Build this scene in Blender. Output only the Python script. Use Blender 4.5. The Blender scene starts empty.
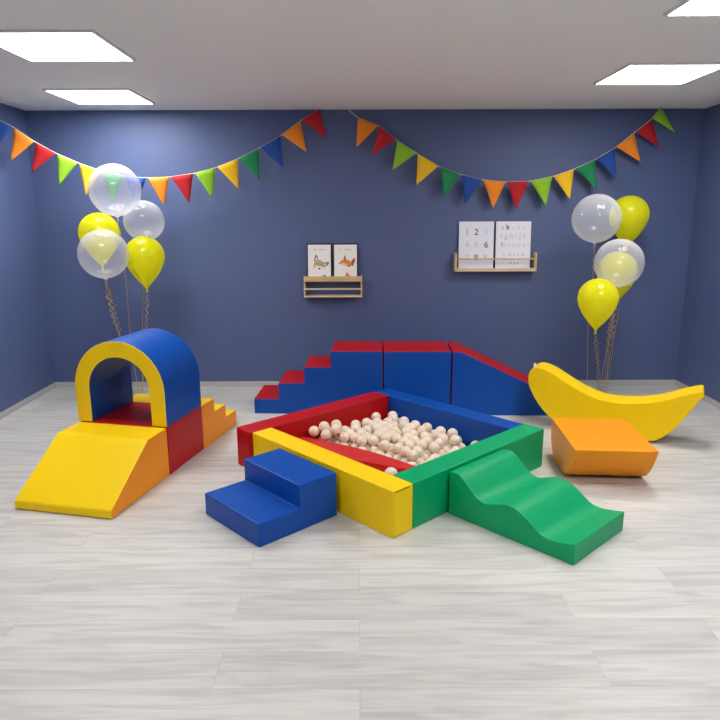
import bpy, bmesh, math, random
from mathutils import Vector, Matrix
random.seed(7)
S = bpy.context.scene
COL = S.collection
R = math.radians

LAMP = 21
EXPOSURE = 0.25
WALL_RGB = (86, 101, 143)
LAMP_POS = [(-1.95, 5.26, 'square ceiling light panel nearest the back wall, left'), (1.95, 4.5, 'square ceiling light panel nearest the back wall, right'),
            (-1.6, 3.75, 'square ceiling light panel in the middle row, left'), (1.7, 2.9, 'square ceiling light panel in the middle row, right'),
            (-1.7, 1.2, 'square ceiling light panel behind the viewer, left'), (1.7, 1.2, 'square ceiling light panel behind the viewer, right')]
# ------------------------------------------------------------------ materials
def lin(c):
    return tuple((x / 12.92 if x <= .04045 else ((x + .055) / 1.055) ** 2.4) for x in [v / 255 for v in c]) + (1,)

def nmat(name):
    m = bpy.data.materials.new(name); m.use_nodes = True
    nt = m.node_tree
    return m, nt, nt.nodes['Principled BSDF'], nt.nodes['Material Output']

def plain(name, rgb, rough=.5, metal=0, spec=.5):
    m, nt, b, o = nmat(name)
    b.inputs['Base Color'].default_value = lin(rgb)
    b.inputs['Roughness'].default_value = rough
    b.inputs['Metallic'].default_value = metal
    b.inputs['Specular IOR Level'].default_value = spec
    return m

def vinyl(name, rgb, rough=.42):
    m, nt, b, o = nmat(name)
    tc = nt.nodes.new('ShaderNodeTexCoord')
    n1 = nt.nodes.new('ShaderNodeTexNoise'); n1.inputs['Scale'].default_value = 4.5; n1.inputs['Detail'].default_value = 2
    n2 = nt.nodes.new('ShaderNodeTexNoise'); n2.inputs['Scale'].default_value = 260; n2.inputs['Detail'].default_value = 2
    b1 = nt.nodes.new('ShaderNodeBump'); b1.inputs['Strength'].default_value = .35; b1.inputs['Distance'].default_value = .012
    b2 = nt.nodes.new('ShaderNodeBump'); b2.inputs['Strength'].default_value = .12; b2.inputs['Distance'].default_value = .0015
    L = nt.links.new
    L(tc.outputs['Object'], n1.inputs['Vector']); L(tc.outputs['Object'], n2.inputs['Vector'])
    L(n1.outputs['Fac'], b1.inputs['Height']); L(n2.outputs['Fac'], b2.inputs['Height'])
    L(b1.outputs['Normal'], b2.inputs['Normal']); L(b2.outputs['Normal'], b.inputs['Normal'])
    b.inputs['Base Color'].default_value = lin(rgb)
    b.inputs['Roughness'].default_value = rough
    b.inputs['Specular IOR Level'].default_value = .28
    return m

M = {}
M['yellow'] = vinyl('yellow_vinyl', (254, 213, 6))
M['orange'] = vinyl('orange_vinyl', (253, 156, 22))
M['red'] = vinyl('red_vinyl', (184, 14, 20))
M['blue'] = vinyl('blue_vinyl', (6, 76, 168))
M['green'] = vinyl('green_vinyl', (0, 164, 104))
M['red_worn'] = vinyl('light_red_vinyl', (204, 46, 44))
M['ball'] = plain('beige_plastic', (240, 222, 202), .42)
M['seam'] = plain('dark_seam', (60, 40, 10), .7)
M['yellow_dark_edge'] = plain('yellow_stitching', (196, 150, 10), .6)
M['tag'] = plain('white_tag', (235, 235, 230), .6)
M['black'] = plain('black_card', (22, 22, 28), .6)
M['paper'] = plain('white_paper', (244, 243, 240), .7)
M['paper_cool'] = plain('cool_white_paper', (230, 233, 246), .6)
M['white_metal'] = plain('white_metal', (235, 235, 235), .5)
M['base'] = plain('grey_skirting', (186, 184, 184), .5)
M['ceil'] = plain('white_ceiling_paint', (250, 250, 250), .8)
M['string'] = plain('white_string', (220, 215, 205), .8)
M['ribbon'] = plain('gold_ribbon', (214, 178, 120), .3, .5)
for n, c in dict(ink_dark=(96, 98, 108), ink_mid=(150, 152, 160), ink_pale=(196, 198, 206), ink_salmon=(232, 176, 160),
                 fox_orange=(226, 140, 62), fox_cream=(240, 214, 170), fur_tan=(196, 174, 136), fur_grey=(92, 94, 92),
                 fur_deep=(170, 96, 40)).items():
    M[n] = plain(n, c, .7)
for n, c in dict(orange=(246, 140, 30), red=(184, 20, 32), lime=(140, 196, 40), yellow=(246, 196, 24), green=(14, 132, 76), blue=(22, 74, 156)).items():
    m, nt, b, o = nmat('felt_' + n)
    b.inputs['Base Color'].default_value = lin(c); b.inputs['Roughness'].default_value = .8
    M['felt_' + n] = m

def wood(name, rgb):
    m, nt, b, o = nmat(name)
    tc = nt.nodes.new('ShaderNodeTexCoord'); mp = nt.nodes.new('ShaderNodeMapping'); mp.inputs['Scale'].default_value = (3, 60, 60)
    n = nt.nodes.new('ShaderNodeTexNoise'); n.inputs['Scale'].default_value = 1.5; n.inputs['Detail'].default_value = 4
    cr = nt.nodes.new('ShaderNodeValToRGB')
    cr.color_ramp.elements[0].position = .3; cr.color_ramp.elements[1].position = .75
    cr.color_ramp.elements[0].color = lin(tuple(int(v * .86) for v in rgb)); cr.color_ramp.elements[1].color = lin(rgb)
    L = nt.links.new
    L(tc.outputs['Object'], mp.inputs['Vector']); L(mp.outputs['Vector'], n.inputs['Vector']); L(n.outputs['Fac'], cr.inputs['Fac']); L(cr.outputs['Color'], b.inputs['Base Color'])
    b.inputs['Roughness'].default_value = .5
    return m
M['pine'] = wood('pine_wood', (226, 196, 146))
M['birch'] = wood('birch_wood', (232, 212, 178))

def wall_mat(name, rgb):
    m, nt, b, o = nmat(name)
    tc = nt.nodes.new('ShaderNodeTexCoord')
    n = nt.nodes.new('ShaderNodeTexNoise'); n.inputs['Scale'].default_value = 180; n.inputs['Detail'].default_value = 3
    bp = nt.nodes.new('ShaderNodeBump'); bp.inputs['Strength'].default_value = .15; bp.inputs['Distance'].default_value = .002
    L = nt.links.new
    L(tc.outputs['Object'], n.inputs['Vector']); L(n.outputs['Fac'], bp.inputs['Height']); L(bp.outputs['Normal'], b.inputs['Normal'])
    b.inputs['Base Color'].default_value = lin(rgb); b.inputs['Roughness'].default_value = .5
    b.inputs['Specular IOR Level'].default_value = .35
    return m
M['wall'] = wall_mat('slate_blue_wall_paint', WALL_RGB)
M['wall_white'] = wall_mat('white_wall_paint', (225, 225, 225))

def floor_mat():
    m, nt, b, o = nmat('whitewashed_laminate')
    L = nt.links.new; N = nt.nodes.new
    tc = N('ShaderNodeTexCoord')
    br = N('ShaderNodeTexBrick'); br.offset = .37; br.inputs['Scale'].default_value = 1
    br.inputs['Brick Width'].default_value = 1.38; br.inputs['Row Height'].default_value = .193
    br.inputs['Mortar Size'].default_value = .0014; br.inputs['Mortar Smooth'].default_value = .3; br.inputs['Bias'].default_value = 0
    br.inputs['Color1'].default_value = (0, 0, 0, 1); br.inputs['Color2'].default_value = (1, 1, 1, 1); br.inputs['Mortar'].default_value = (.5, .5, .5, 1)
    L(tc.outputs['Object'], br.inputs['Vector'])
    # every plank shifts its own grain
    sep = N('ShaderNodeVectorMath'); sep.operation = 'SCALE'; sep.inputs['Scale'].default_value = 7.3
    L(br.outputs['Color'], sep.inputs[0])
    add = N('ShaderNodeVectorMath'); add.operation = 'ADD'
    L(tc.outputs['Object'], add.inputs[0]); L(sep.outputs[0], add.inputs[1])
    def grain(sx, sy, det, dist):
        mp = N('ShaderNodeMapping'); mp.inputs['Scale'].default_value = (sx, sy, 1)
        n = N('ShaderNodeTexNoise'); n.inputs['Scale'].default_value = 1; n.inputs['Detail'].default_value = det; n.inputs['Distortion'].default_value = dist
        L(add.outputs[0], mp.inputs['Vector']); L(mp.outputs['Vector'], n.inputs['Vector']); return n
    g1 = grain(2.2, 24, 6, .8); g2 = grain(5, 110, 3, .2); g3 = grain(.9, 6, 2, .3)
    def mixc(fac, a, bb):
        x = N('ShaderNodeMix'); x.data_type = 'RGBA'
        if isinstance(fac, float): x.inputs['Factor'].default_value = fac
        else: L(fac, x.inputs['Factor'])
        for s, v in (('A', a), ('B', bb)):
            k = [i for i in x.inputs if i.name == s and i.type == 'RGBA'][0]
            if isinstance(v, tuple): k.default_value = v
            else: L(v, k)
        return [i for i in x.outputs if i.type == 'RGBA'][0]
    def ramp(src, p0, p1, c0, c1):
        r = N('ShaderNodeValToRGB'); r.color_ramp.elements[0].position = p0; r.color_ramp.elements[1].position = p1
        r.color_ramp.elements[0].color = c0; r.color_ramp.elements[1].color = c1; L(src, r.inputs['Fac']); return r.outputs['Color']
    c1 = ramp(g1.outputs['Fac'], .36, .57, lin((140, 137, 135)), lin((214, 214, 210)))
    c2 = ramp(g2.outputs['Fac'], .3, .7, lin((180, 178, 174)), lin((226, 224, 219)))
    c3 = ramp(g3.outputs['Fac'], .35, .65, lin((188, 186, 182)), lin((222, 220, 215)))
    k = mixc(.42, c1, c2); k = mixc(.35, k, c3)
    tone = ramp(br.outputs['Color'], 0, 1, lin((200, 198, 194)), lin((220, 218, 213)))
    k = mixc(.3, k, tone)
    k = mixc(br.outputs['Fac'], k, lin((188, 184, 180)))
    L(k, b.inputs['Base Color'])
    bp = N('ShaderNodeBump'); bp.inputs['Strength'].default_value = .12; bp.inputs['Distance'].default_value = .002
    L(g2.outputs['Fac'], bp.inputs['Height']); L(bp.outputs['Normal'], b.inputs['Normal'])
    b.inputs['Roughness'].default_value = .5; b.inputs['Specular IOR Level'].default_value = .4
    return m
M['floor'] = floor_mat()

def clear_mat():
    m, nt, b, o = nmat('clear_balloon_film')
    L = nt.links.new; N = nt.nodes.new
    b.inputs['Base Color'].default_value = (.88, .89, .92, 1); b.inputs['Roughness'].default_value = .05; b.inputs['Specular IOR Level'].default_value = .8
    t = N('ShaderNodeBsdfTransparent'); t.inputs['Color'].default_value = (.97, .97, .98, 1)
    lw = N('ShaderNodeLayerWeight'); lw.inputs['Blend'].default_value = .28
    mr = N('ShaderNodeMapRange'); mr.inputs['From Min'].default_value = 0; mr.inputs['From Max'].default_value = 1
    mr.inputs['To Min'].default_value = .15; mr.inputs['To Max'].default_value = .8
    mx = N('ShaderNodeMixShader')
    L(lw.outputs['Facing'], mr.inputs['Value']); L(mr.outputs['Result'], mx.inputs['Fac'])
    L(t.outputs[0], mx.inputs[1]); L(b.outputs[0], mx.inputs[2]); L(mx.outputs[0], o.inputs['Surface'])
    return m
M['clear'] = clear_mat()

def latex_mat():
    m, nt, b, o = nmat('yellow_latex')
    L = nt.links.new; N = nt.nodes.new
    b.inputs['Base Color'].default_value = lin((250, 250, 44)); b.inputs['Roughness'].default_value = .16
    t = N('ShaderNodeBsdfTranslucent'); t.inputs['Color'].default_value = lin((250, 246, 40))
    mx = N('ShaderNodeMixShader'); mx.inputs['Fac'].default_value = .6
    L(b.outputs[0], mx.inputs[1]); L(t.outputs[0], mx.inputs[2]); L(mx.outputs[0], o.inputs['Surface'])
    return m
M['latex'] = latex_mat()

def emis(name, strength):
    m, nt, b, o = nmat(name)
    b.inputs['Base Color'].default_value = (1, 1, 1, 1)
    b.inputs['Emission Color'].default_value = (1, .975, .94, 1); b.inputs['Emission Strength'].default_value = strength
    return m
M['lamp'] = emis('lit_diffuser', LAMP)

# ------------------------------------------------------------------ object helpers
def tag(o, label, cat, group=None):
    o['label'] = label; o['category'] = cat
    if group: o['group'] = group
    return o

def thing(name, label, cat, loc=(0, 0, 0), rz=0, group=None):
    o = bpy.data.objects.new(name, None); COL.objects.link(o)
    o.empty_display_size = .1
    o.location = loc; o.rotation_euler = (0, 0, rz)
    return tag(o, label, cat, group)

def finish(name, me, mat, parent=None, smooth=True, wn=True):
    me.materials.append(mat)
    if smooth:
        for p in me.polygons: p.use_smooth = True
    o = bpy.data.objects.new(name, me); COL.objects.link(o)
    if parent: o.parent = parent
    if smooth and wn:
        w = o.modifiers.new('normals', 'WEIGHTED_NORMAL'); w.keep_sharp = True; w.weight = 60
    return o

def to_obj(name, bm, mat, parent=None, smooth=True, wn=True):
    me = bpy.data.meshes.new(name); bm.to_mesh(me); bm.free()
    return finish(name, me, mat, parent, smooth, wn)

def struct(o):
    o['kind'] = 'structure'; return o

def prism_bm(profile, width, bevel=.008, ang=22, segs=2):
    """profile in local X-Z, extruded along local Y from 0 to width, all hard edges rounded"""
    bm = bmesh.new()
    n = len(profile)
    f = [bm.verts.new((x, 0, z)) for x, z in profile]
    g = [bm.verts.new((x, width, z)) for x, z in profile]
    bm.faces.new(f); bm.faces.new(g[::-1])
    for i in range(n):
        j = (i + 1) % n
        bm.faces.new((f[i], f[j], g[j], g[i]))
    bmesh.ops.recalc_face_normals(bm, faces=bm.faces)
    if bevel:
        es = [e for e in bm.edges if len(e.link_faces) == 2 and e.calc_face_angle(0) > R(ang)]
        bmesh.ops.bevel(bm, geom=es, offset=bevel, segments=segs, profile=.5, affect='EDGES', clamp_overlap=True)
    return bm

def split(bm, rule, specs, parent):
    """cut one closed shape into its parts: rule(face) gives a key, specs[key] = (part name, material)"""
    bm.normal_update()
    keys = {}
    bm.faces.ensure_lookup_table()
    for f in bm.faces: keys[f.index] = rule(f)
    out = []
    for k, (nm, mat) in specs.items():
        c = bm.copy(); c.faces.ensure_lookup_table()
        dele = [f for f in c.faces if keys[f.index] != k]
        bmesh.ops.delete(c, geom=dele, context='FACES')
        out.append(to_obj(nm, c, mat, parent))
    bm.free()
    return out

def side_rule(f):
    if f.normal.y < -.72: return 'a'
    if f.normal.y > .72: return 'b'
    return 's'

def foam(name, label, cat, loc, rz, profile, width, strip, sides, parts=('top_cover', 'side_panel'), bevel=.008, group=None, ang=22, ends=None):
    t = thing(name, label, cat, loc, rz, group)
    specs = {'s': (parts[0], M[strip]), 'a': (parts[1], M[sides]), 'b': (parts[1], M[sides])}
    rule = side_rule
    if ends:
        x1 = max(p[0] for p in profile)
        def rule(f):
            if abs(f.normal.x) > .95:
                cx = f.calc_center_median().x
                if cx < .004: return 'e0'
                if cx > x1 - .004: return 'e1'
            return side_rule(f)
        specs['e0'] = ('end_panel', M[ends]); specs['e1'] = ('end_panel', M[ends])
    split(prism_bm(profile, width, bevel, ang), rule, specs, t)
    return t

def box_bm(x0, x1, y0, y1, z0, z1, bevel=0, bm=None):
    own = bm is None
    if own: bm = bmesh.new()
    r = bmesh.ops.create_cube(bm, size=1)
    vs = r['verts']
    for v in vs:
        v.co = Vector((x0 + (v.co.x + .5) * (x1 - x0), y0 + (v.co.y + .5) * (y1 - y0), z0 + (v.co.z + .5) * (z1 - z0)))
    if bevel:
        es = list({e for v in vs for e in v.link_edges})
        bmesh.ops.bevel(bm, geom=es, offset=bevel, segments=2, profile=.5, affect='EDGES')
    return bm

def poly_bm(pts, y0, y1, bm=None):
    """flat shape in X-Z with a real (small) thickness in Y"""
    if bm is None: bm = bmesh.new()
    f = [bm.verts.new((x, y0, z)) for x, z in pts]; g = [bm.verts.new((x, y1, z)) for x, z in pts]
    n = len(pts)
    fs = [bm.faces.new(f), bm.faces.new(g[::-1])] + [bm.faces.new((f[i], f[(i + 1) % n], g[(i + 1) % n], g[i])) for i in range(n)]
    bmesh.ops.recalc_face_normals(bm, faces=fs)
    return bm

def smooth_curve(pts, k=4, closed=False):
    out = []
    n = len(pts)
    rng = n if closed else n - 1
    for i in range(rng):
        if closed: p = [pts[(i + d) % n] for d in (-1, 0, 1, 2)]
        else: p = [pts[max(0, min(n - 1, i + d))] for d in (-1, 0, 1, 2)]
        for s in range(k):
            t = s / k
            out.append(tuple(.5 * (2 * p[1][q] + (p[2][q] - p[0][q]) * t + (2 * p[0][q] - 5 * p[1][q] + 4 * p[2][q] - p[3][q]) * t * t
                                   + (3 * p[1][q] - p[0][q] - 3 * p[2][q] + p[3][q]) * t ** 3) for q in range(len(p[1]))))
    if not closed: out.append(tuple(pts[-1]))
    return out

def tube_bm(pts, rad, sides=6, bm=None, flat=1.0):
    if bm is None: bm = bmesh.new()
    rings = []
    for i, p in enumerate(pts):
        a = Vector(pts[max(0, i - 1)]); b = Vector(pts[min(len(pts) - 1, i + 1)])
        d = (b - a).normalized()
        u = d.cross(Vector((0, 1, 0)) if abs(d.y) < .9 else Vector((1, 0, 0))).normalized(); v = d.cross(u)
        rings.append([bm.verts.new(Vector(p) + u * rad * math.cos(2 * math.pi * k / sides) + v * rad * flat * math.sin(2 * math.pi * k / sides)) for k in range(sides)])
    for i in range(len(rings) - 1):
        for k in range(sides):
            bm.faces.new((rings[i][k], rings[i][(k + 1) % sides], rings[i + 1][(k + 1) % sides], rings[i + 1][k]))
    bm.faces.new(rings[0][::-1]); bm.faces.new(rings[-1])
    bmesh.ops.recalc_face_normals(bm, faces=bm.faces)
    return bm

def lathe_bm(prof, seg=40):
    bm = bmesh.new()
    rings = []
    for r, z in prof:
        if r < 1e-5: rings.append([bm.verts.new((0, 0, z))])
        else: rings.append([bm.verts.new((r * math.cos(2 * math.pi * k / seg), r * math.sin(2 * math.pi * k / seg), z)) for k in range(seg)])
    for a, b in zip(rings, rings[1:]):
        for k in range(seg):
            j = (k + 1) % seg
            if len(a) == 1: bm.faces.new((a[0], b[k], b[j]))
            elif len(b) == 1: bm.faces.new((a[k], a[j], b[0]))
            else: bm.faces.new((a[k], a[j], b[j], b[k]))
    bmesh.ops.recalc_face_normals(bm, faces=bm.faces)
    return bm

# ------------------------------------------------------------------ the room
XL, XR, YB, YF, ZC = -2.888, 3.019, 5.958, -1.6, 2.485
T = .1
struct(to_obj('floor', box_bm(XL - T, XR + T, YF - T, YB + T, -T, 0), M['floor'], smooth=False))
struct(to_obj('ceiling', box_bm(XL - T, XR + T, YF - T, YB + T, ZC, ZC + T), M['ceil'], smooth=False))
struct(to_obj('wall_back', box_bm(XL, XR, YB, YB + T, 0, ZC), M['wall'], smooth=False))
struct(to_obj('wall_left', box_bm(XL - T, XL, YF, YB + T, 0, ZC), M['wall'], smooth=False))
struct(to_obj('wall_right', box_bm(XR, XR + T, YF, YB + T, 0, ZC), M['wall'], smooth=False))
struct(to_obj('wall_front', box_bm(XL, XR, YF - T, YF, 0, ZC), M['wall_white'], smooth=False))
struct(to_obj('baseboard_back', box_bm(XL + .013, XR - .013, YB - .013, YB, 0, .05, .002), M['base']))
struct(to_obj('baseboard_left', box_bm(XL, XL + .013, YF, YB, 0, .05, .002), M['base']))
struct(to_obj('baseboard_right', box_bm(XR - .013, XR, YF, YB, 0, .05, .002), M['base']))

# ceiling panels
PANELS = LAMP_POS
for i, (x, y, lab) in enumerate(PANELS):
    t = thing('ceiling_light', lab, 'ceiling light', (x, y, ZC), 0, 'square ceiling light panels')
    fr = bmesh.new(); s = .31
    for a in ((-s, s, -s, -s + .015), (-s, s, s - .015, s), (-s, -s + .015, -s + .015, s - .015), (s - .015, s, -s + .015, s - .015)):
        box_bm(*a, -.014, 0, bm=fr)
    to_obj('frame', fr, M['white_metal'], t, smooth=False)
    to_obj('diffuser', box_bm(-s + .015, s - .015, -s + .015, s - .015, -.01, 0), M['lamp'], t, smooth=False)

# ------------------------------------------------------------------ tunnel climber on the left
FD = R(77.1)
fr0 = Vector((-1.329, 3.201, 0)); fdv = Vector((math.cos(FD), math.sin(FD), 0)); lv = Vector((-math.sin(FD), math.cos(FD), 0))
HT, WT = .313, .61
def along(s, left=0, z=0): return tuple(fr0 + fdv * s + lv * left + Vector((0, 0, z)))
foam('foam_ramp', 'yellow foam ramp with orange sides leading up to the tunnel', 'foam ramp', along(0), FD,
     [(0, 0), (.628, 0), (.628, HT), (.41, HT), (0, .05)], WT, 'yellow', 'orange', bevel=.011)
foam('foam_block', 'dark red foam block under the blue tunnel arch', 'foam block', along(.630), FD,
     [(0, 0), (.472, 0), (.472, HT), (0, HT)], WT, 'red', 'red', bevel=.006)
foam('foam_stairs', 'orange foam stairs with yellow treads behind the tunnel arch', 'foam stairs', along(1.104), FD,
     [(0, 0), (.565, 0), (.565, .114), (.38, .114), (.38, .216), (.195, .216), (.195, HT), (0, HT)], WT, 'yellow', 'orange', parts=('tread_cover', 'side_panel'), bevel=.005)
arch = []
ro, ri, cy, zs = .312, .208, .312, .22
N_ = 28
arch += [(cy - ro, 0)]
arch += [(cy - ro * math.cos(math.pi * k / N_), zs + ro * math.sin(math.pi * k / N_)) for k in range(N_ + 1)]
arch += [(cy + ro, 0), (cy + ri, 0)]
arch += [(cy + ri * math.cos(math.pi * k / N_), zs + ri * math.sin(math.pi * k / N_)) for k in range(N_ + 1)]
arch += [(cy - ri, 0)]
foam('foam_arch', 'blue foam tunnel arch with yellow face on the red block', 'foam arch', along(1.103, 0, HT + .001), FD + math.pi / 2,
     arch, .473, 'blue', 'yellow', parts=('arch_shell', 'face_panel'), bevel=.007)

# ------------------------------------------------------------------ stair and slide set by the back wall
BD = R(-2.37)
b0 = Vector((-.859, 5.098, 0)); bdv = Vector((math.cos(BD), math.sin(BD), 0))
H3 = .525
foam('foam_stairs', 'tall blue foam stairs with four red treads by the back wall', 'foam stairs', tuple(b0), BD,
     [(0, 0), (1.05, 0), (1.05, H3), (.632, H3), (.632, .392), (.415, .392), (.415, .26), (.203, .26), (.203, .125), (0, .125)], .45,
     'red', 'blue', parts=('tread_cover', 'side_panel'), bevel=.005, ends='blue')
foam('foam_block', 'blue foam block with red top between the stairs and slide', 'foam block', tuple(b0 + bdv * 1.0615), BD + R(1.35),
     [(0, 0), (.541, 0), (.541, H3), (0, H3)], .45, 'red', 'blue', bevel=.007, ends='blue')
foam('foam_slide', 'blue foam slide with red sloping top behind the yellow banana', 'foam slide', tuple(b0 + bdv * 1.612), BD,
     [(0, 0), (1.056, 0), (1.056, .06), (.062, H3), (0, H3)], .45, 'red', 'blue', parts=('slide_cover', 'side_panel'), bevel=.007, ends='blue')

# ------------------------------------------------------------------ ball pit
PA = .7521
pit0 = Vector((.1682, 2.9793, 0)); ex = Vector((math.cos(PA), math.sin(PA), 0)); ey = Vector((-math.sin(PA), math.cos(PA), 0))
def pit(u, v, z=0): return tuple(pit0 + ex * u + ey * v + Vector((0, 0, z)))
LP, TP, HP, G = 1.382, .149, .2575, .0015
def pit_wall(label, colour, u0, u1, v0, v1, flap=None):
    t = thing('foam_wall', label, 'foam wall', pit(u0, v0), PA, 'foam walls around the ball pit')
    a, b = u1 - u0, v1 - v0
    to_obj('cover', box_bm(0, a, 0, b, 0, HP, .006), M[colour], t)
    if flap == 'v0':
        to_obj('end_flap', box_bm(.007, a - .009, -.0035, .004, .008, HP - .012, .0015), M[colour], t)
        sm = box_bm(.012, a - .03, -.0028, .003, HP - .0118, HP - .0092)
        to_obj('seam', sm, M['seam'], t, smooth=False)
    if flap == 'u0':
        to_obj('end_flap', box_bm(-.0035, .004, .01, b - .008, .008, HP - .012, .0015), M[colour], t)
    return t
pit_wall('yellow foam wall of the ball pit, behind the blue steps', 'yellow', 0, TP - G, 0, LP - TP - G, 'v0')
pit_wall('red foam wall of the ball pit, at its back left', 'red', -.013, LP - TP - G, LP - TP, LP + .013, 'u0')
pit_wall('blue foam wall of the ball pit, in front of the blue slide set', 'blue', LP - TP, LP, TP + G, LP)
pit_wall('green foam wall of the ball pit, behind the wavy green slide', 'green', TP, LP + .012, 0, TP)
t = thing('pit_mat', 'dark red mat lying under the balls inside the ball pit', 'mat', pit(TP + .003, TP + .003), PA)
to_obj('cover', box_bm(0, LP - 2 * TP - .006, 0, LP - 2 * TP - .006, 0, .05, .004), M['red'], t)

# red wedge cushion lying in the pit along the yellow wall
plan = [(.20, 1.225), (.405, 1.225), (.465, 1.014), (.52, .81), (.549, .6), (.558, .40), (.56, .30), (.50, .30), (.462, .42), (.40, .60), (.30, .80), (.20, 1.0)]
plan = [(u - .2, v - .3) for u, v in plan]
cb = bmesh.new()
lo = [cb.verts.new((x, y, 0)) for x, y in plan]; hi = [cb.verts.new((x, y, .085)) for x, y in plan]
cb.faces.new(lo[::-1]); cb.faces.new(hi)
for i in range(len(plan)):
    j = (i + 1) % len(plan); cb.faces.new((lo[i], lo[j], hi[j], hi[i]))
bmesh.ops.recalc_face_normals(cb, faces=cb.faces)
bmesh.ops.bevel(cb, geom=[e for e in cb.edges if e.calc_face_angle(0) > R(30)], offset=.007, segments=2, profile=.5, affect='EDGES')
t = thing('foam_wedge', 'red foam wedge lying inside the pit beside the yellow wall', 'foam wedge', pit(.2, .3, .0502), PA)
to_obj('cover', cb, M['red_worn'], t)

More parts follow.
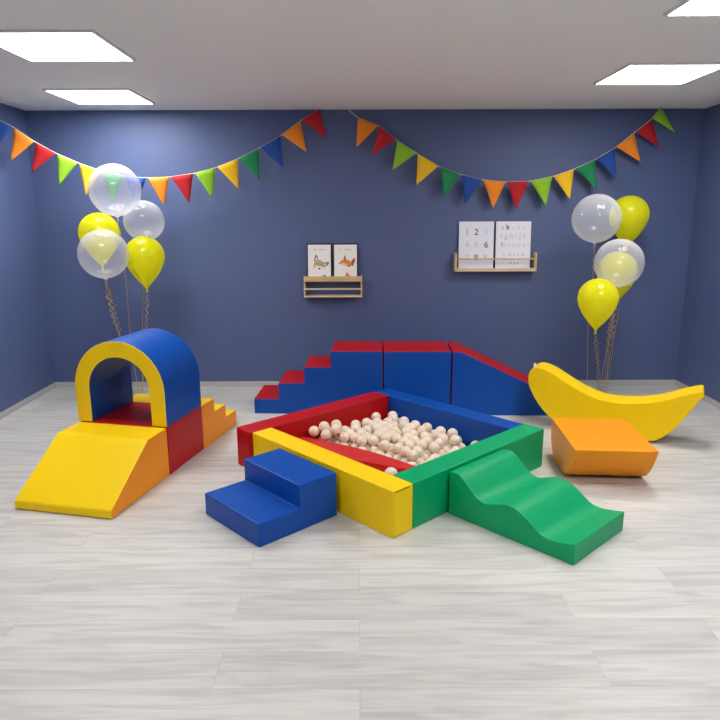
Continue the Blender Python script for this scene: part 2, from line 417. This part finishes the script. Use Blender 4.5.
# balls
BR = .0372
bm = bmesh.new(); bmesh.ops.create_icosphere(bm, subdivisions=3, radius=BR - .0003)
ball0 = to_obj('ball', bm, M['ball'], wn=False)
tag(ball0, 'pale beige plastic ball heaped with the others in the pit', 'ball', 'beige balls heaped in the ball pit')
BALLS = [[0.6112, 0.4291, 0.0872], [0.6703, 0.3743, 0.0872], [0.6916, 0.4483, 0.0872], [0.6332, 0.5002, 0.0872], [0.6464, 0.5734, 0.0872], [0.5913, 0.6249, 0.0872], [0.6073, 0.7051, 0.0872], [0.5667, 0.8278, 0.0872], [0.53, 0.961, 0.0872], [0.4902, 1.0867, 0.0872], [0.7422, 0.3934, 0.0872], [0.763, 0.4692, 0.0872], [0.7084, 0.5212, 0.0872], [0.7249, 0.5939, 0.0872], [0.6621, 0.6548, 0.0872], [0.6848, 0.7256, 0.0872], [0.63, 0.776, 0.0872], [0.6409, 0.8505, 0.0872], [0.582, 0.9033, 0.0872], [0.6032, 0.9826, 0.0872], [0.5485, 1.033, 0.0872], [0.563, 1.106, 0.0872], [0.5125, 1.1607, 0.0872], [0.873, 0.363, 0.0872], [0.818, 0.4168, 0.0872], [0.8352, 0.4942, 0.0872], [0.7819, 0.5462, 0.0872], [0.7996, 0.6198, 0.0872], [0.7435, 0.6687, 0.0872], [0.7575, 0.7451, 0.0872], [0.7043, 0.8002, 0.0872], [0.7198, 0.8778, 0.0872], [0.6592, 0.929, 0.0872], [0.6755, 1.0016, 0.0872], [0.623, 1.0547, 0.0872], [0.6338, 1.1286, 0.0872], [0.5835, 1.1836, 0.0872], [0.9475, 0.3908, 0.0872], [0.8934, 0.4419, 0.0872], [0.9064, 0.5163, 0.0872], [0.8543, 0.5694, 0.0872], [0.8699, 0.6461, 0.0872], [0.8145, 0.6957, 0.0872], [0.8321, 0.768, 0.0872], [0.7752, 0.8227, 0.0872], [0.7916, 0.8971, 0.0872], [0.7338, 0.9509, 0.0872], [0.7467, 1.0241, 0.0872], [0.6941, 1.0767, 0.0872], [0.7124, 1.1488, 0.0872], [1.0192, 0.4106, 0.0872], [0.9649, 0.4633, 0.0872], [0.978, 0.5365, 0.0872], [0.9244, 0.5945, 0.0872], [0.9426, 0.6667, 0.0872], [0.89, 0.7194, 0.0872], [0.9017, 0.7943, 0.0872], [0.8463, 0.8444, 0.0872], [0.8624, 0.9201, 0.0872], [0.8068, 0.9724, 0.0872], [0.8245, 1.046, 0.0872], [0.7659, 1.0968, 0.0872], [0.7825, 1.1737, 0.0872], [1.091, 0.4302, 0.0872], [1.0384, 0.484, 0.0872], [1.0531, 0.557, 0.0872], [1.0037, 0.6126, 0.0872], [1.0143, 0.6865, 0.0872], [0.9615, 0.7401, 0.0872], [0.9737, 0.8215, 0.0872], [0.9165, 0.8691, 0.0872], [0.9329, 0.9439, 0.0872], [0.8791, 0.9953, 0.0872], [0.8976, 1.0679, 0.0872], [0.8403, 1.121, 0.0872], [0.8563, 1.1936, 0.0872], [1.1113, 0.5106, 0.0872], [1.1278, 0.5832, 0.0872], [1.0746, 0.6352, 0.0872], [1.0859, 0.7087, 0.0872], [1.0292, 0.7708, 0.0872], [1.0474, 0.843, 0.0872], [0.993, 0.8937, 0.0872], [1.0115, 0.9672, 0.0872], [0.9547, 1.0194, 0.0872], [0.9735, 1.0914, 0.0872], [0.9124, 1.1447, 0.0872], [1.1857, 0.5335, 0.0872], [1.1494, 0.6585, 0.0872], [1.161, 0.732, 0.0872], [1.1009, 0.7907, 0.0872], [1.1234, 0.8622, 0.0872], [1.0649, 0.9153, 0.0872], [1.0879, 0.9903, 0.0872], [1.0324, 1.0441, 0.0872], [1.0471, 1.1192, 0.0872], [0.9817, 1.1719, 0.0872], [1.1791, 0.8128, 0.0872], [1.1425, 0.9376, 0.0872], [1.1597, 1.0105, 0.0872], [1.1042, 1.0638, 0.0872], [1.1194, 1.1366, 0.0872], [1.0527, 1.194, 0.0872], [1.179, 1.0882, 0.0872], [1.1891, 1.1626, 0.0872], [0.452, 1.173, 0.1715], [0.475, 1.075, 0.165], [1.0248, 1.1585, 0.1463], [1.0, 1.0116, 0.1457], [0.9047, 0.9109, 0.1476], [0.7687, 0.5883, 0.1471], [1.098, 0.9462, 0.1462], [0.8974, 0.5595, 0.1471], [0.6789, 0.6093, 0.1436], [0.7471, 0.7883, 0.1469], [0.6338, 1.013, 0.1478], [0.9468, 0.7839, 0.1455], [0.8582, 0.6887, 0.147], [0.6734, 0.8843, 0.145], [1.0492, 0.442, 0.1476], [0.8837, 1.1104, 0.1467], [0.7961, 1.1305, 0.1462], [0.9778, 0.9366, 0.1461], [1.0743, 1.0319, 0.1474], [0.6906, 0.9601, 0.1471], [0.8486, 0.4506, 0.146], [1.0415, 0.7252, 0.1446], [1.0465, 0.6008, 0.1469], [1.0163, 0.8124, 0.1475], [0.7618, 0.8647, 0.1472], [0.8671, 1.0371, 0.1476], [0.9412, 1.0614, 0.1471], [0.7358, 1.0659, 0.1478], [0.8179, 0.8102, 0.1468], [0.9224, 0.4752, 0.1471], [1.1156, 0.7456, 0.1445], [0.9594, 0.6241, 0.1458], [0.7639, 0.9833, 0.147], [0.6601, 0.8097, 0.1463], [0.5608, 0.9915, 0.1477], [0.5553, 1.1496, 0.147], [0.8342, 0.8866, 0.1473], [0.8497, 0.9624, 0.1471], [1.035, 0.8842, 0.1479], [0.6648, 0.5323, 0.1464], [0.6516, 1.0883, 0.1472], [0.5797, 1.0648, 0.1468], [0.9319, 0.7086, 0.1477], [0.8249, 0.5369, 0.1473], [0.6508, 0.6975, 0.1471], [0.7868, 0.6617, 0.1473], [1.1183, 0.6267, 0.1468], [0.8889, 0.8357, 0.1476], [1.0213, 0.5254, 0.1466], [0.7211, 0.4799, 0.1478], [0.8007, 0.7373, 0.1473], [1.1353, 1.0953, 0.147], [0.647, 0.4569, 0.1462], [1.0903, 0.8334, 0.1472], [0.9232, 0.9876, 0.1466], [0.6136, 0.9373, 0.1453], [1.1425, 0.5417, 0.1472], [0.8427, 0.6117, 0.1473], [0.5971, 0.8609, 0.1464], [0.5314, 1.0387, 0.1971], [0.5068, 1.132, 0.2007], [0.6022, 1.117, 0.1948], [0.1914, 0.1974, 0.0872], [0.1914, 0.272, 0.0872], [0.1914, 0.3466, 0.0872], [0.266, 0.1974, 0.0872], [0.266, 0.272, 0.0872], [0.266, 0.3466, 0.0872], [0.3406, 0.1974, 0.0872], [0.3406, 0.272, 0.0872], [0.3406, 0.3466, 0.0872], [0.2287, 0.2347, 0.1398], [0.2287, 0.3093, 0.1398], [0.3033, 0.2347, 0.1398], [0.3033, 0.3093, 0.1398]]
for i, b in enumerate(BALLS):
    o = ball0
    if i:
        o = ball0.copy(); COL.objects.link(o)
    o.location = pit(*b)
o = ball0.copy(); COL.objects.link(o); o.location = pit(*[0.266, 0.272, 0.1924])
tag(o, 'beige ball alone between red wedge and yellow wall corner', 'ball')
o = ball0.copy(); COL.objects.link(o); o.location = pit(*[1.1938000000000002, 0.385, 0.0872])
tag(o, 'lone beige ball by the blue wall, rightmost in the pit', 'ball')

# ------------------------------------------------------------------ small blue steps and wavy green slide against the pit
foam('foam_steps', 'small two-step blue foam stairs against the yellow pit wall', 'foam steps', pit(-.542, .388), PA,
     [(0, 0), (.512, 0), (.512, .252), (.258, .252), (.258, .126), (0, .126)], .512, 'blue', 'blue', parts=('tread_cover', 'side_panel'), bevel=.009)
wav = smooth_curve([(.0, .246), (.035, .249), (.075, .241), (.13, .2), (.185, .154), (.245, .139), (.31, .163), (.37, .178), (.435, .169), (.5, .133),
                    (.56, .094), (.62, .084), (.685, .094), (.745, .107)], 4)
foam('foam_wave_slide', 'wavy green foam slide leaning on the green pit wall', 'foam slide', pit(.423, -.012), PA - math.pi / 2,
     [(0, 0)] + wav + [(.745, 0)], .505, 'green', 'green', parts=('wave_cover', 'side_panel'), bevel=.006)

# ------------------------------------------------------------------ orange rocker block
OD = R(86)
prof = [(0, .25)] + smooth_curve([(.004, .238), (.035, .175), (.09, .095), (.16, .032), (.24, .004), (.33, 0), (.45, .002), (.54, .026), (.59, .085), (.607, .16), (.61, .238)], 4) + [(.61, .25)]
t = foam('foam_rocker', 'orange foam rocker with curved underside before the banana', 'foam rocker', (1.743, 3.533, 0), OD,
     prof, .482, 'orange', 'orange', parts=('cover', 'side_panel'), bevel=.007, ang=28)
to_obj('seam', box_bm(.258, .261, .004, .474, .2485, .2508), M['orange'], t, smooth=False)

# ------------------------------------------------------------------ banana
BA = R(-28)
ban = smooth_curve([(-.782, .375), (-.769, .307), (-.71, .202), (-.641, .121), (-.56, .062), (-.45, .022), (-.32, .003), (-.2, 0), (-.08, .0), (.03, .004), (.13, .021),
                    (.2, .074), (.255, .135), (.313, .227), (.372, .335), (.402, .372), (.405, .4), (.385, .415), (.279, .378), (.159, .324), (.034, .29), (-.096, .271), (-.232, .272),
                    (-.353, .305), (-.478, .363), (-.607, .434), (-.69, .462), (-.738, .46), (-.772, .43)], 3, True)
t = foam('foam_banana', 'large yellow foam banana behind the orange rocker', 'foam banana', (1.98, 4.40, 0), BA,
         [(x, z) for x, z in ban], .22, 'yellow', 'yellow', parts=('edge_cover', 'side_panel'), bevel=.016, ang=40)
to_obj('tag', box_bm(-.757, -.737, .05, .054, .452, .485), M['tag'], t, smooth=False)

# ------------------------------------------------------------------ wall ledges with cards
def ledge_left():
    x0, x1, z0, z1, d = -.495, .034, .862, 1.051, .1
    t = thing('picture_ledge', 'pine wall ledge with lower rails holding two animal books', 'wall ledge', (x0, YB - d, z0))
    w, hh = x1 - x0, z1 - z0
    for xa in (0, w - .014): to_obj('side_panel', box_bm(xa, xa + .014, 0, d, 0, hh - .001, .0015), M['pine'], t)
    to_obj('front_plank', box_bm(0, w, -.012, 0, hh - .047, hh, .0015), M['pine'], t)
    to_obj('shelf_board', box_bm(.014, w - .014, .0, d, hh - .047, hh - .034), M['pine'], t, smooth=False)
    to_obj('rail', box_bm(.0, w, -.009, 0, .068, .082, .0015), M['birch'], t)
    to_obj('bottom_board', box_bm(.0, w, -.009, d, -.0, .014, .0015), M['birch'], t)
ledge_left()

def scribble(pts_list, rad, bm=None):
    bm = bm or bmesh.new()
    for pts in pts_list: tube_bm([(x, 0, z) for x, z in pts], rad, 4, bm, .25)
    return bm

def animal_book(label, x, kind):
    w, hgt = .225, .322
    t = thing('picture_book', label, 'book', (x, 5.905, 1.0205), 0)
    t.rotation_euler = (R(-6), 0, 0)
    to_obj('cover', box_bm(0, w, 0, .006, 0, hgt, .001), M['black'], t)
    to_obj('page', box_bm(.009, w - .009, -.0015, -.0001, .006, hgt - .012), M['paper'], t, smooth=False)
    # a short line of small handwriting
    wr = []
    for (a, b) in (((.055, .09), (.108, .168)) if kind == 'lynx' else ((.062, .085), (.108, .168))):
        n = int((b - a) / .004); wr.append([(a + i * .004, .265 + .006 * math.sin(i * 2.1 + a * 90) + (.008 if i % 5 == 0 else 0)) for i in range(n)])
    s = scribble(wr, .0016); o = to_obj('handwriting', s, M['ink_mid'], t, wn=False); o.location.y = -.002
    def el(cx, cz, rx, rz, k=18, rot=0):
        return [(cx + rx * math.cos(2 * math.pi * i / k) * math.cos(rot) - rz * math.sin(2 * math.pi * i / k) * math.sin(rot),
                 cz + rx * math.cos(2 * math.pi * i / k) * math.sin(rot) + rz * math.sin(2 * math.pi * i / k) * math.cos(rot)) for i in range(k)]
    P = lambda nm, polys, mat, y: [None for q in [bmesh.new()] if [poly_bm(p, y - .0006, y, q) for p in polys] and to_obj(nm, q, M[mat], t, smooth=False)]
    if kind == 'lynx':
        P('ears', [[(.062, .165), (.072, .205), (.086, .225), (.098, .2), (.1, .168)], [(.14, .13), (.165, .152), (.2, .155), (.195, .135), (.165, .112)]], 'fur_grey', -.0016)
        P('inner_ears', [[(.074, .17), (.08, .195), (.088, .207), (.092, .172)], [(.15, .132), (.168, .143), (.184, .146), (.166, .122)]], 'paper', -.0023)
        P('face', [el(.113, .135, .052, .036, rot=-.35)], 'fur_tan', -.0030)
        P('cheeks', [el(.085, .112, .02, .014), el(.12, .105, .024, .012)], 'paper', -.0037)
        P('muzzle_and_eyes', [el(.112, .095, .009, .008), el(.09, .14, .006, .005), el(.128, .128, .006, .005), el(.068, .116, .005, .012)], 'fur_grey', -.0044)
        P('body', [[(.075, .0), (.085, .024), (.1, .03), (.108, .02), (.1, .0)], [(.13, .03), (.16, .04), (.178, .026), (.175, .0), (.16, .0), (.158, .02)]], 'fur_grey', -.0016)
    else:
        P('ears', [[(.09, .165), (.1, .195), (.109, .224), (.116, .19), (.118, .165)], [(.155, .14), (.175, .178), (.2, .195), (.198, .16), (.178, .115)]], 'fur_deep', -.0016)
        P('face', [[(.05, .142), (.075, .168), (.105, .178), (.14, .172), (.165, .15), (.168, .125), (.15, .108), (.12, .12), (.085, .132)]], 'fox_orange', -.0023)
        P('cheeks', [[(.06, .142), (.09, .134), (.12, .122), (.13, .13), (.1, .148)]], 'fox_cream', -.0030)
        P('muzzle_and_eyes', [el(.054, .143, .006, .005), el(.105, .157, .005, .004)], 'fur_deep', -.0037)
        P('body', [[(.09, .0), (.108, .03), (.122, .068), (.14, .045), (.168, .012), (.165, .0)]], 'fox_orange', -.0016)
        P('chest', [[(.105, .0), (.118, .035), (.128, .0)]], 'fox_cream', -.0024)
animal_book('white picture book with a grey-eared lynx-like animal on it', -.466, 'lynx')
animal_book('white picture book with an orange fox on it', -.229, 'fox')

def ledge_right():
    x0, x1, z0, z1, d = .869, 1.606, 1.089, 1.254, .1
    t = thing('picture_ledge', 'pine wall ledge with one thin rail holding two learning cards', 'wall ledge', (x0, YB - d, z0))
    w, hh = x1 - x0, z1 - z0
    for xa in (0, w - .02):
        to_obj('side_panel', box_bm(xa, xa + .02, 0, d, 0, hh, .003), M['pine'], t)
    to_obj('rail', tube_bm([(.02, .008, .112), (w - .02, .008, .112)], .007, 10), M['pine'], t)
    to_obj('bottom_board', box_bm(.02, w - .02, .014, d, 0, .012), M['birch'], t, smooth=False)
    to_obj('front_lip', box_bm(.02, w - .02, .0, .0135, 0, .03, .002), M['birch'], t)
ledge_right()

def text_bm(s, size, x, z, bold=0):
    cu = bpy.data.curves.new('lettering', 'FONT'); cu.body = s; cu.size = size; cu.align_x = 'CENTER'; cu.align_y = 'CENTER'; cu.extrude = .0004; cu.offset = bold
    o = bpy.data.objects.new('lettering', cu); COL.objects.link(o)
    dg = bpy.context.evaluated_depsgraph_get()
    me = bpy.data.meshes.new_from_object(o.evaluated_get(dg))
    bpy.data.objects.remove(o); bpy.data.curves.remove(cu)
    me.transform(Matrix.Rotation(R(90), 4, 'X')); me.transform(Matrix.Translation((x, -.0008, z)))
    return me

def lettering(parent, nm, mat, items):
    bm = bmesh.new()
    for it in items:
        me = text_bm(*it); bm.from_mesh(me); bpy.data.meshes.remove(me)
    to_obj(nm, bm, M[mat], parent, smooth=False)

def learning_card(label, x):
    t = thing('learning_card', label, 'card', (x + .009, 5.905, 1.1015)); t.rotation_euler = (R(-4.5), 0, 0)
    to_obj('board', box_bm(0, .315, 0, .004, 0, .43, .0008), M['paper_cool'], t)
    return t
c1 = learning_card('white card with large numbers one to nine, on the ledge', .899)
xs = (.075, .158, .242); zr = (.335, .222, .108)
lettering(c1, 'printed_number', 'ink_salmon', [('1', .082, xs[0], zr[0], .002)])
lettering(c1, 'printed_number', 'ink_dark', [('2', .078, xs[1], zr[0], .001), ('6', .078, xs[2] + .005, zr[1], .001), ('8', .075, xs[1], zr[2], .0005)])
lettering(c1, 'printed_number', 'ink_pale', [('3', .072, xs[2], zr[0]), ('4', .072, xs[0], zr[1]), ('5', .072, xs[1], zr[1]), ('7', .07, xs[0], zr[2]), ('9', .07, xs[2], zr[2])])
c2 = learning_card('white card with rows of alphabet letters, on the ledge', 1.233)
lettering(c2, 'printed_letters', 'ink_dark', [('b', .058, .105, .378, .002)])
lettering(c2, 'printed_letters', 'ink_mid', [('a', .05, .06, .376), ('l', .062, .055, .225, .001), ('t', .05, .13, .138)])
lettering(c2, 'printed_letters', 'ink_pale', [('c', .05, .152, .376), ('d', .05, .2, .378), ('e', .05, .248, .376), ('f g h i j k', .068, .158, .3), ('m n o p q r', .056, .178, .222),
                                            ('s', .05, .075, .138), ('u v w', .05, .21, .138)])
lettering(c2, 'printed_letters', 'ink_mid', [('x y z', .04, .17, .062)])

# ------------------------------------------------------------------ bunting
def bunting(label, pts, flags, right):
    """pts: the cord; every flag spans one cord segment and hangs square to it"""
    base = Vector(pts[0])
    t = thing('bunting', label, 'bunting', tuple(base))
    rel = [tuple(Vector(p) - base) for p in pts]
    to_obj('cord', tube_bm(rel, .0035, 6), M['string'], t, wn=False)
    rg = random.Random(len(label))
    for k, colr in flags:
        a, b = Vector(rel[k]), Vector(rel[k + 1]); d = (b - a)
        a2 = a + d * .04; b2 = b - d * .03
        dn = d.normalized(); front = dn.cross(Vector((0, 0, 1))).normalized()
        dn2 = front.cross(dn).normalized()
        if dn2.z > 0: dn2 = -dn2
        dn2 = (dn2 + Vector((0, 0, -.12))).normalized()
        hgt = .228
        sw = rg.uniform(-.03, .03); lean = rg.uniform(-.02, .03)
        bm = bmesh.new(); rows = []
        n = 6
        for side in (0, 1):
            rws = []
            for i in range(n + 1):
                f = i / n; row = []
                for j in range(5):
                    g = j / 4
                    w_ = (1 - f) * 1.0 + f * .03
                    c = a2.lerp(b2, .5 + (g - .5) * w_) + dn2 * hgt * f + dn * sw * f
                    c += front * (lean * f * f + .010 * math.sin(g * math.pi) * (1 - f) + (.0011 if side else -.0011) + .006)
                    row.append(bm.verts.new(c))
                rws.append(row)
            rows.append(rws)
            for i in range(n):
                for j in range(4): bm.faces.new((rws[i][j], rws[i][j + 1], rws[i + 1][j + 1], rws[i + 1][j]))
        A, B = rows
        per = [(0, j) for j in range(4)] + [(i, 4) for i in range(n)] + [(n, 4 - j) for j in range(4)] + [(n - i, 0) for i in range(n)]
        for q in range(len(per)):
            (i, j), (i2, j2) = per[q], per[(q + 1) % len(per)]
            bm.faces.new((A[i][j], A[i2][j2], B[i2][j2], B[i][j]))
        bmesh.ops.recalc_face_normals(bm, faces=bm.faces)
        o = to_obj('flag', bm, M['felt_' + colr], t, wn=False)
        o['label'] = colr.replace('lime', 'light green') + ' triangular flag'
LB = [(-2.886, 5.419, 2.358), (-2.75, 5.444, 2.285), (-2.601, 5.472, 2.174), (-2.45, 5.5, 2.087), (-2.291, 5.53, 2.015), (-2.125, 5.561, 1.953), (-1.95, 5.593, 1.911), (-1.77, 5.627, 1.9),
      (-1.586, 5.661, 1.909), (-1.391, 5.697, 1.939), (-1.205, 5.732, 1.99), (-1.02, 5.766, 2.065), (-.843, 5.799, 2.153), (-.659, 5.833, 2.258), (-.488, 5.865, 2.384), (-.322, 5.896, 2.482)]
cyc = ['blue', 'orange', 'red', 'lime', 'yellow', 'green']
bunting('string of coloured triangular flags on the left, behind the balloons', LB, [(k, cyc[k % 6]) for k in range(15)], False)
RB = [(-.10, 5.85, 2.484), (-.007, 5.85, 2.409), (.182, 5.85, 2.335), (.333, 5.85, 2.22), (.511, 5.85, 2.109), (.705, 5.85, 2.0), (.894, 5.85, 1.932), (1.087, 5.85, 1.886), (1.294, 5.85, 1.868),
      (1.499, 5.85, 1.874), (1.698, 5.85, 1.913), (1.885, 5.85, 1.975), (2.062, 5.85, 2.054), (2.228, 5.85, 2.153), (2.381, 5.85, 2.276), (2.52, 5.85, 2.385), (2.59, 5.85, 2.483)]
bunting('string of coloured triangular flags on the right, above the ledges', RB, [(k, cyc[k % 6]) for k in range(1, 16)], True)

# ------------------------------------------------------------------ balloons
def ribbon_pts(p0, p1, curls, seed, start=0):
    rg = random.Random(seed); a, b = Vector(p0), Vector(p1); L = (b - a).length; pts = []
    n = int(L / .007); ph = seed; am_ = .5; tg = 1; sp = .055
    for i in range(n + 1):
        f = i / n; c = a.lerp(b, f)
        if i % 7 == 0: tg = rg.uniform(.25, 1.25); sp = rg.uniform(.04, .085)
        am_ += (tg - am_) * .2; ph += (L / n) * 2 * math.pi / sp
        amp = 0
        for (f0, f1, am) in curls:
            if f0 < f < f1: amp = am * am_ * min(1, (f - f0) * 14, (f1 - f) * 14)
        c += Vector((amp * math.cos(ph), amp * math.sin(ph), 0)) + Vector((.016 * math.sin(f * 5 + seed) * math.sin(math.pi * f), 0, 0))
        pts.append(tuple(c))
    return pts

def balloon(label, p, r, kind, group, anchor, curls, seed):
    t = thing('balloon', label, 'balloon', p, 0, group)
    if kind == 'clear':
        prof = [(0, r)] + [(r * math.sin(math.pi * k / 28), r * math.cos(math.pi * k / 28)) for k in range(1, 27)] + [(r * .09, -r * 1.0), (.009, -r * 1.06)]
        mat, low = M['clear'], -r * 1.06
    else:
        prof = [(0, r)] + [(r * math.sin(math.pi * k / 24), r * math.cos(math.pi * k / 24)) for k in range(1, 13)]
        for k in range(1, 15):
            q = k / 15; prof.append((r * max(.05, (1 - q ** 1.75)) ** 1.0, -1.68 * r * q))
        prof.append((.008, -1.68 * r)); mat, low = M['latex'], -1.68 * r
    to_obj('skin', lathe_bm(prof, 48), mat, t, wn=False)
    to_obj('knot', lathe_bm([(0, low + .003), (.009, low), (.006, low - .012), (.014, low - .026), (0, low - .022)], 14), mat, t, wn=False)
    q = Vector(anchor) - Vector(p)
    bm = tube_bm(ribbon_pts((0, 0, low - .012), tuple(q), curls, seed), .0024, 5)
    if curls and seed % 2:
        tube_bm(ribbon_pts((.004, .004, low - .012), tuple(q + Vector((.02, .01, 0))), [(a, b, c * .8) for a, b, c in curls], seed + 2.2), .0018, 5, bm)
    to_obj('ribbon', bm, M['ribbon'], t, wn=False)
AL = (-1.93, 5.42, .003); AR = (2.20, 5.64, .003)
def off(a, x, y): return (a[0] + x, a[1] + y, a[2])
g = 'balloons behind the tunnel'
balloon('large clear balloon, topmost behind the tunnel on the left', (-1.891, 5.200, 1.788), 0.198, 'clear', g, off(AL, .02, .0), [], 1)
balloon('smaller clear balloon behind the topmost clear one, left cluster', (-1.768, 5.460, 1.549), 0.165, 'clear', g, off(AL, .03, .03), [], 3)
balloon('yellow balloon partly hidden behind the lower clear balloon on left', (-2.152, 5.480, 1.452), 0.166, 'latex', g, off(AL, -.03, .02), [(.1, .4, .012)], 4)
balloon('clear balloon in front of a yellow one, lowest clear on left', (-1.939, 4.980, 1.309), 0.186, 'clear', g, off(AL, -.02, -.03), [(.02, .42, .022)], 5)
balloon('whole yellow teardrop balloon above the blue tunnel arch', (-1.724, 5.270, 1.275), 0.157, 'latex', g, off(AL, .05, -.02), [(.02, .6, .018)], 7)
g = 'balloons behind the banana'
balloon('large clear balloon, topmost of the right cluster by the wall', (1.929, 5.350, 1.558), 0.194, 'clear', g, off(AR, -.12, .05), [(.02, .2, .01)], 2)
balloon('yellow balloon at upper right, partly behind the clear balloons', (2.301, 5.620, 1.584), 0.161, 'latex', g, off(AR, .05, .05), [], 6)
balloon('clear balloon with a yellow one behind it, right cluster', (2.022, 5.050, 1.222), 0.186, 'clear', g, off(AR, .02, -.02), [(.02, .45, .026)], 9)
balloon('lowest yellow balloon, pointing down above the foam banana', (1.824, 4.900, 0.969), 0.149, 'latex', g, off(AR, -.04, -.02), [(.05, .95, .012)], 11)
balloon('yellow balloon seen through the lower clear balloon on right', (2.167, 5.440, 1.126), 0.163, 'latex', g, off(AR, .0, .03), [(.05, .5, .022)], 13)

# ------------------------------------------------------------------ camera
cam = bpy.data.cameras.new('camera'); co = bpy.data.objects.new('camera', cam); COL.objects.link(co)
cam.sensor_width = 36; cam.lens = 32.3086; cam.clip_start = .05
r_ = Vector((.999991, -.002769, -.003279)); u_ = Vector((.003809, .220491, .975382)); w_ = Vector((.001978, .975385, -.220499))
co.matrix_world = Matrix(((r_.x, u_.x, -w_.x, 0), (r_.y, u_.y, -w_.y, 0), (r_.z, u_.z, -w_.z, 1.6), (0, 0, 0, 1)))
S.camera = co

w = bpy.data.worlds.new('room_air'); S.world = w; w.use_nodes = True
w.node_tree.nodes['Background'].inputs['Color'].default_value = (.9, .95, 1, 1); w.node_tree.nodes['Background'].inputs['Strength'].default_value = .3
S.view_settings.view_transform = 'Standard'; S.view_settings.look = 'None'; S.view_settings.gamma = 1
S.view_settings.use_curve_mapping = False; S.view_settings.exposure = EXPOSURE
S.cycles.max_bounces = 10; S.cycles.transparent_max_bounces = 16; S.cycles.caustics_reflective = False; S.cycles.caustics_refractive = False
S.cycles.sample_clamp_indirect = 6
S.cycles.use_denoising = True
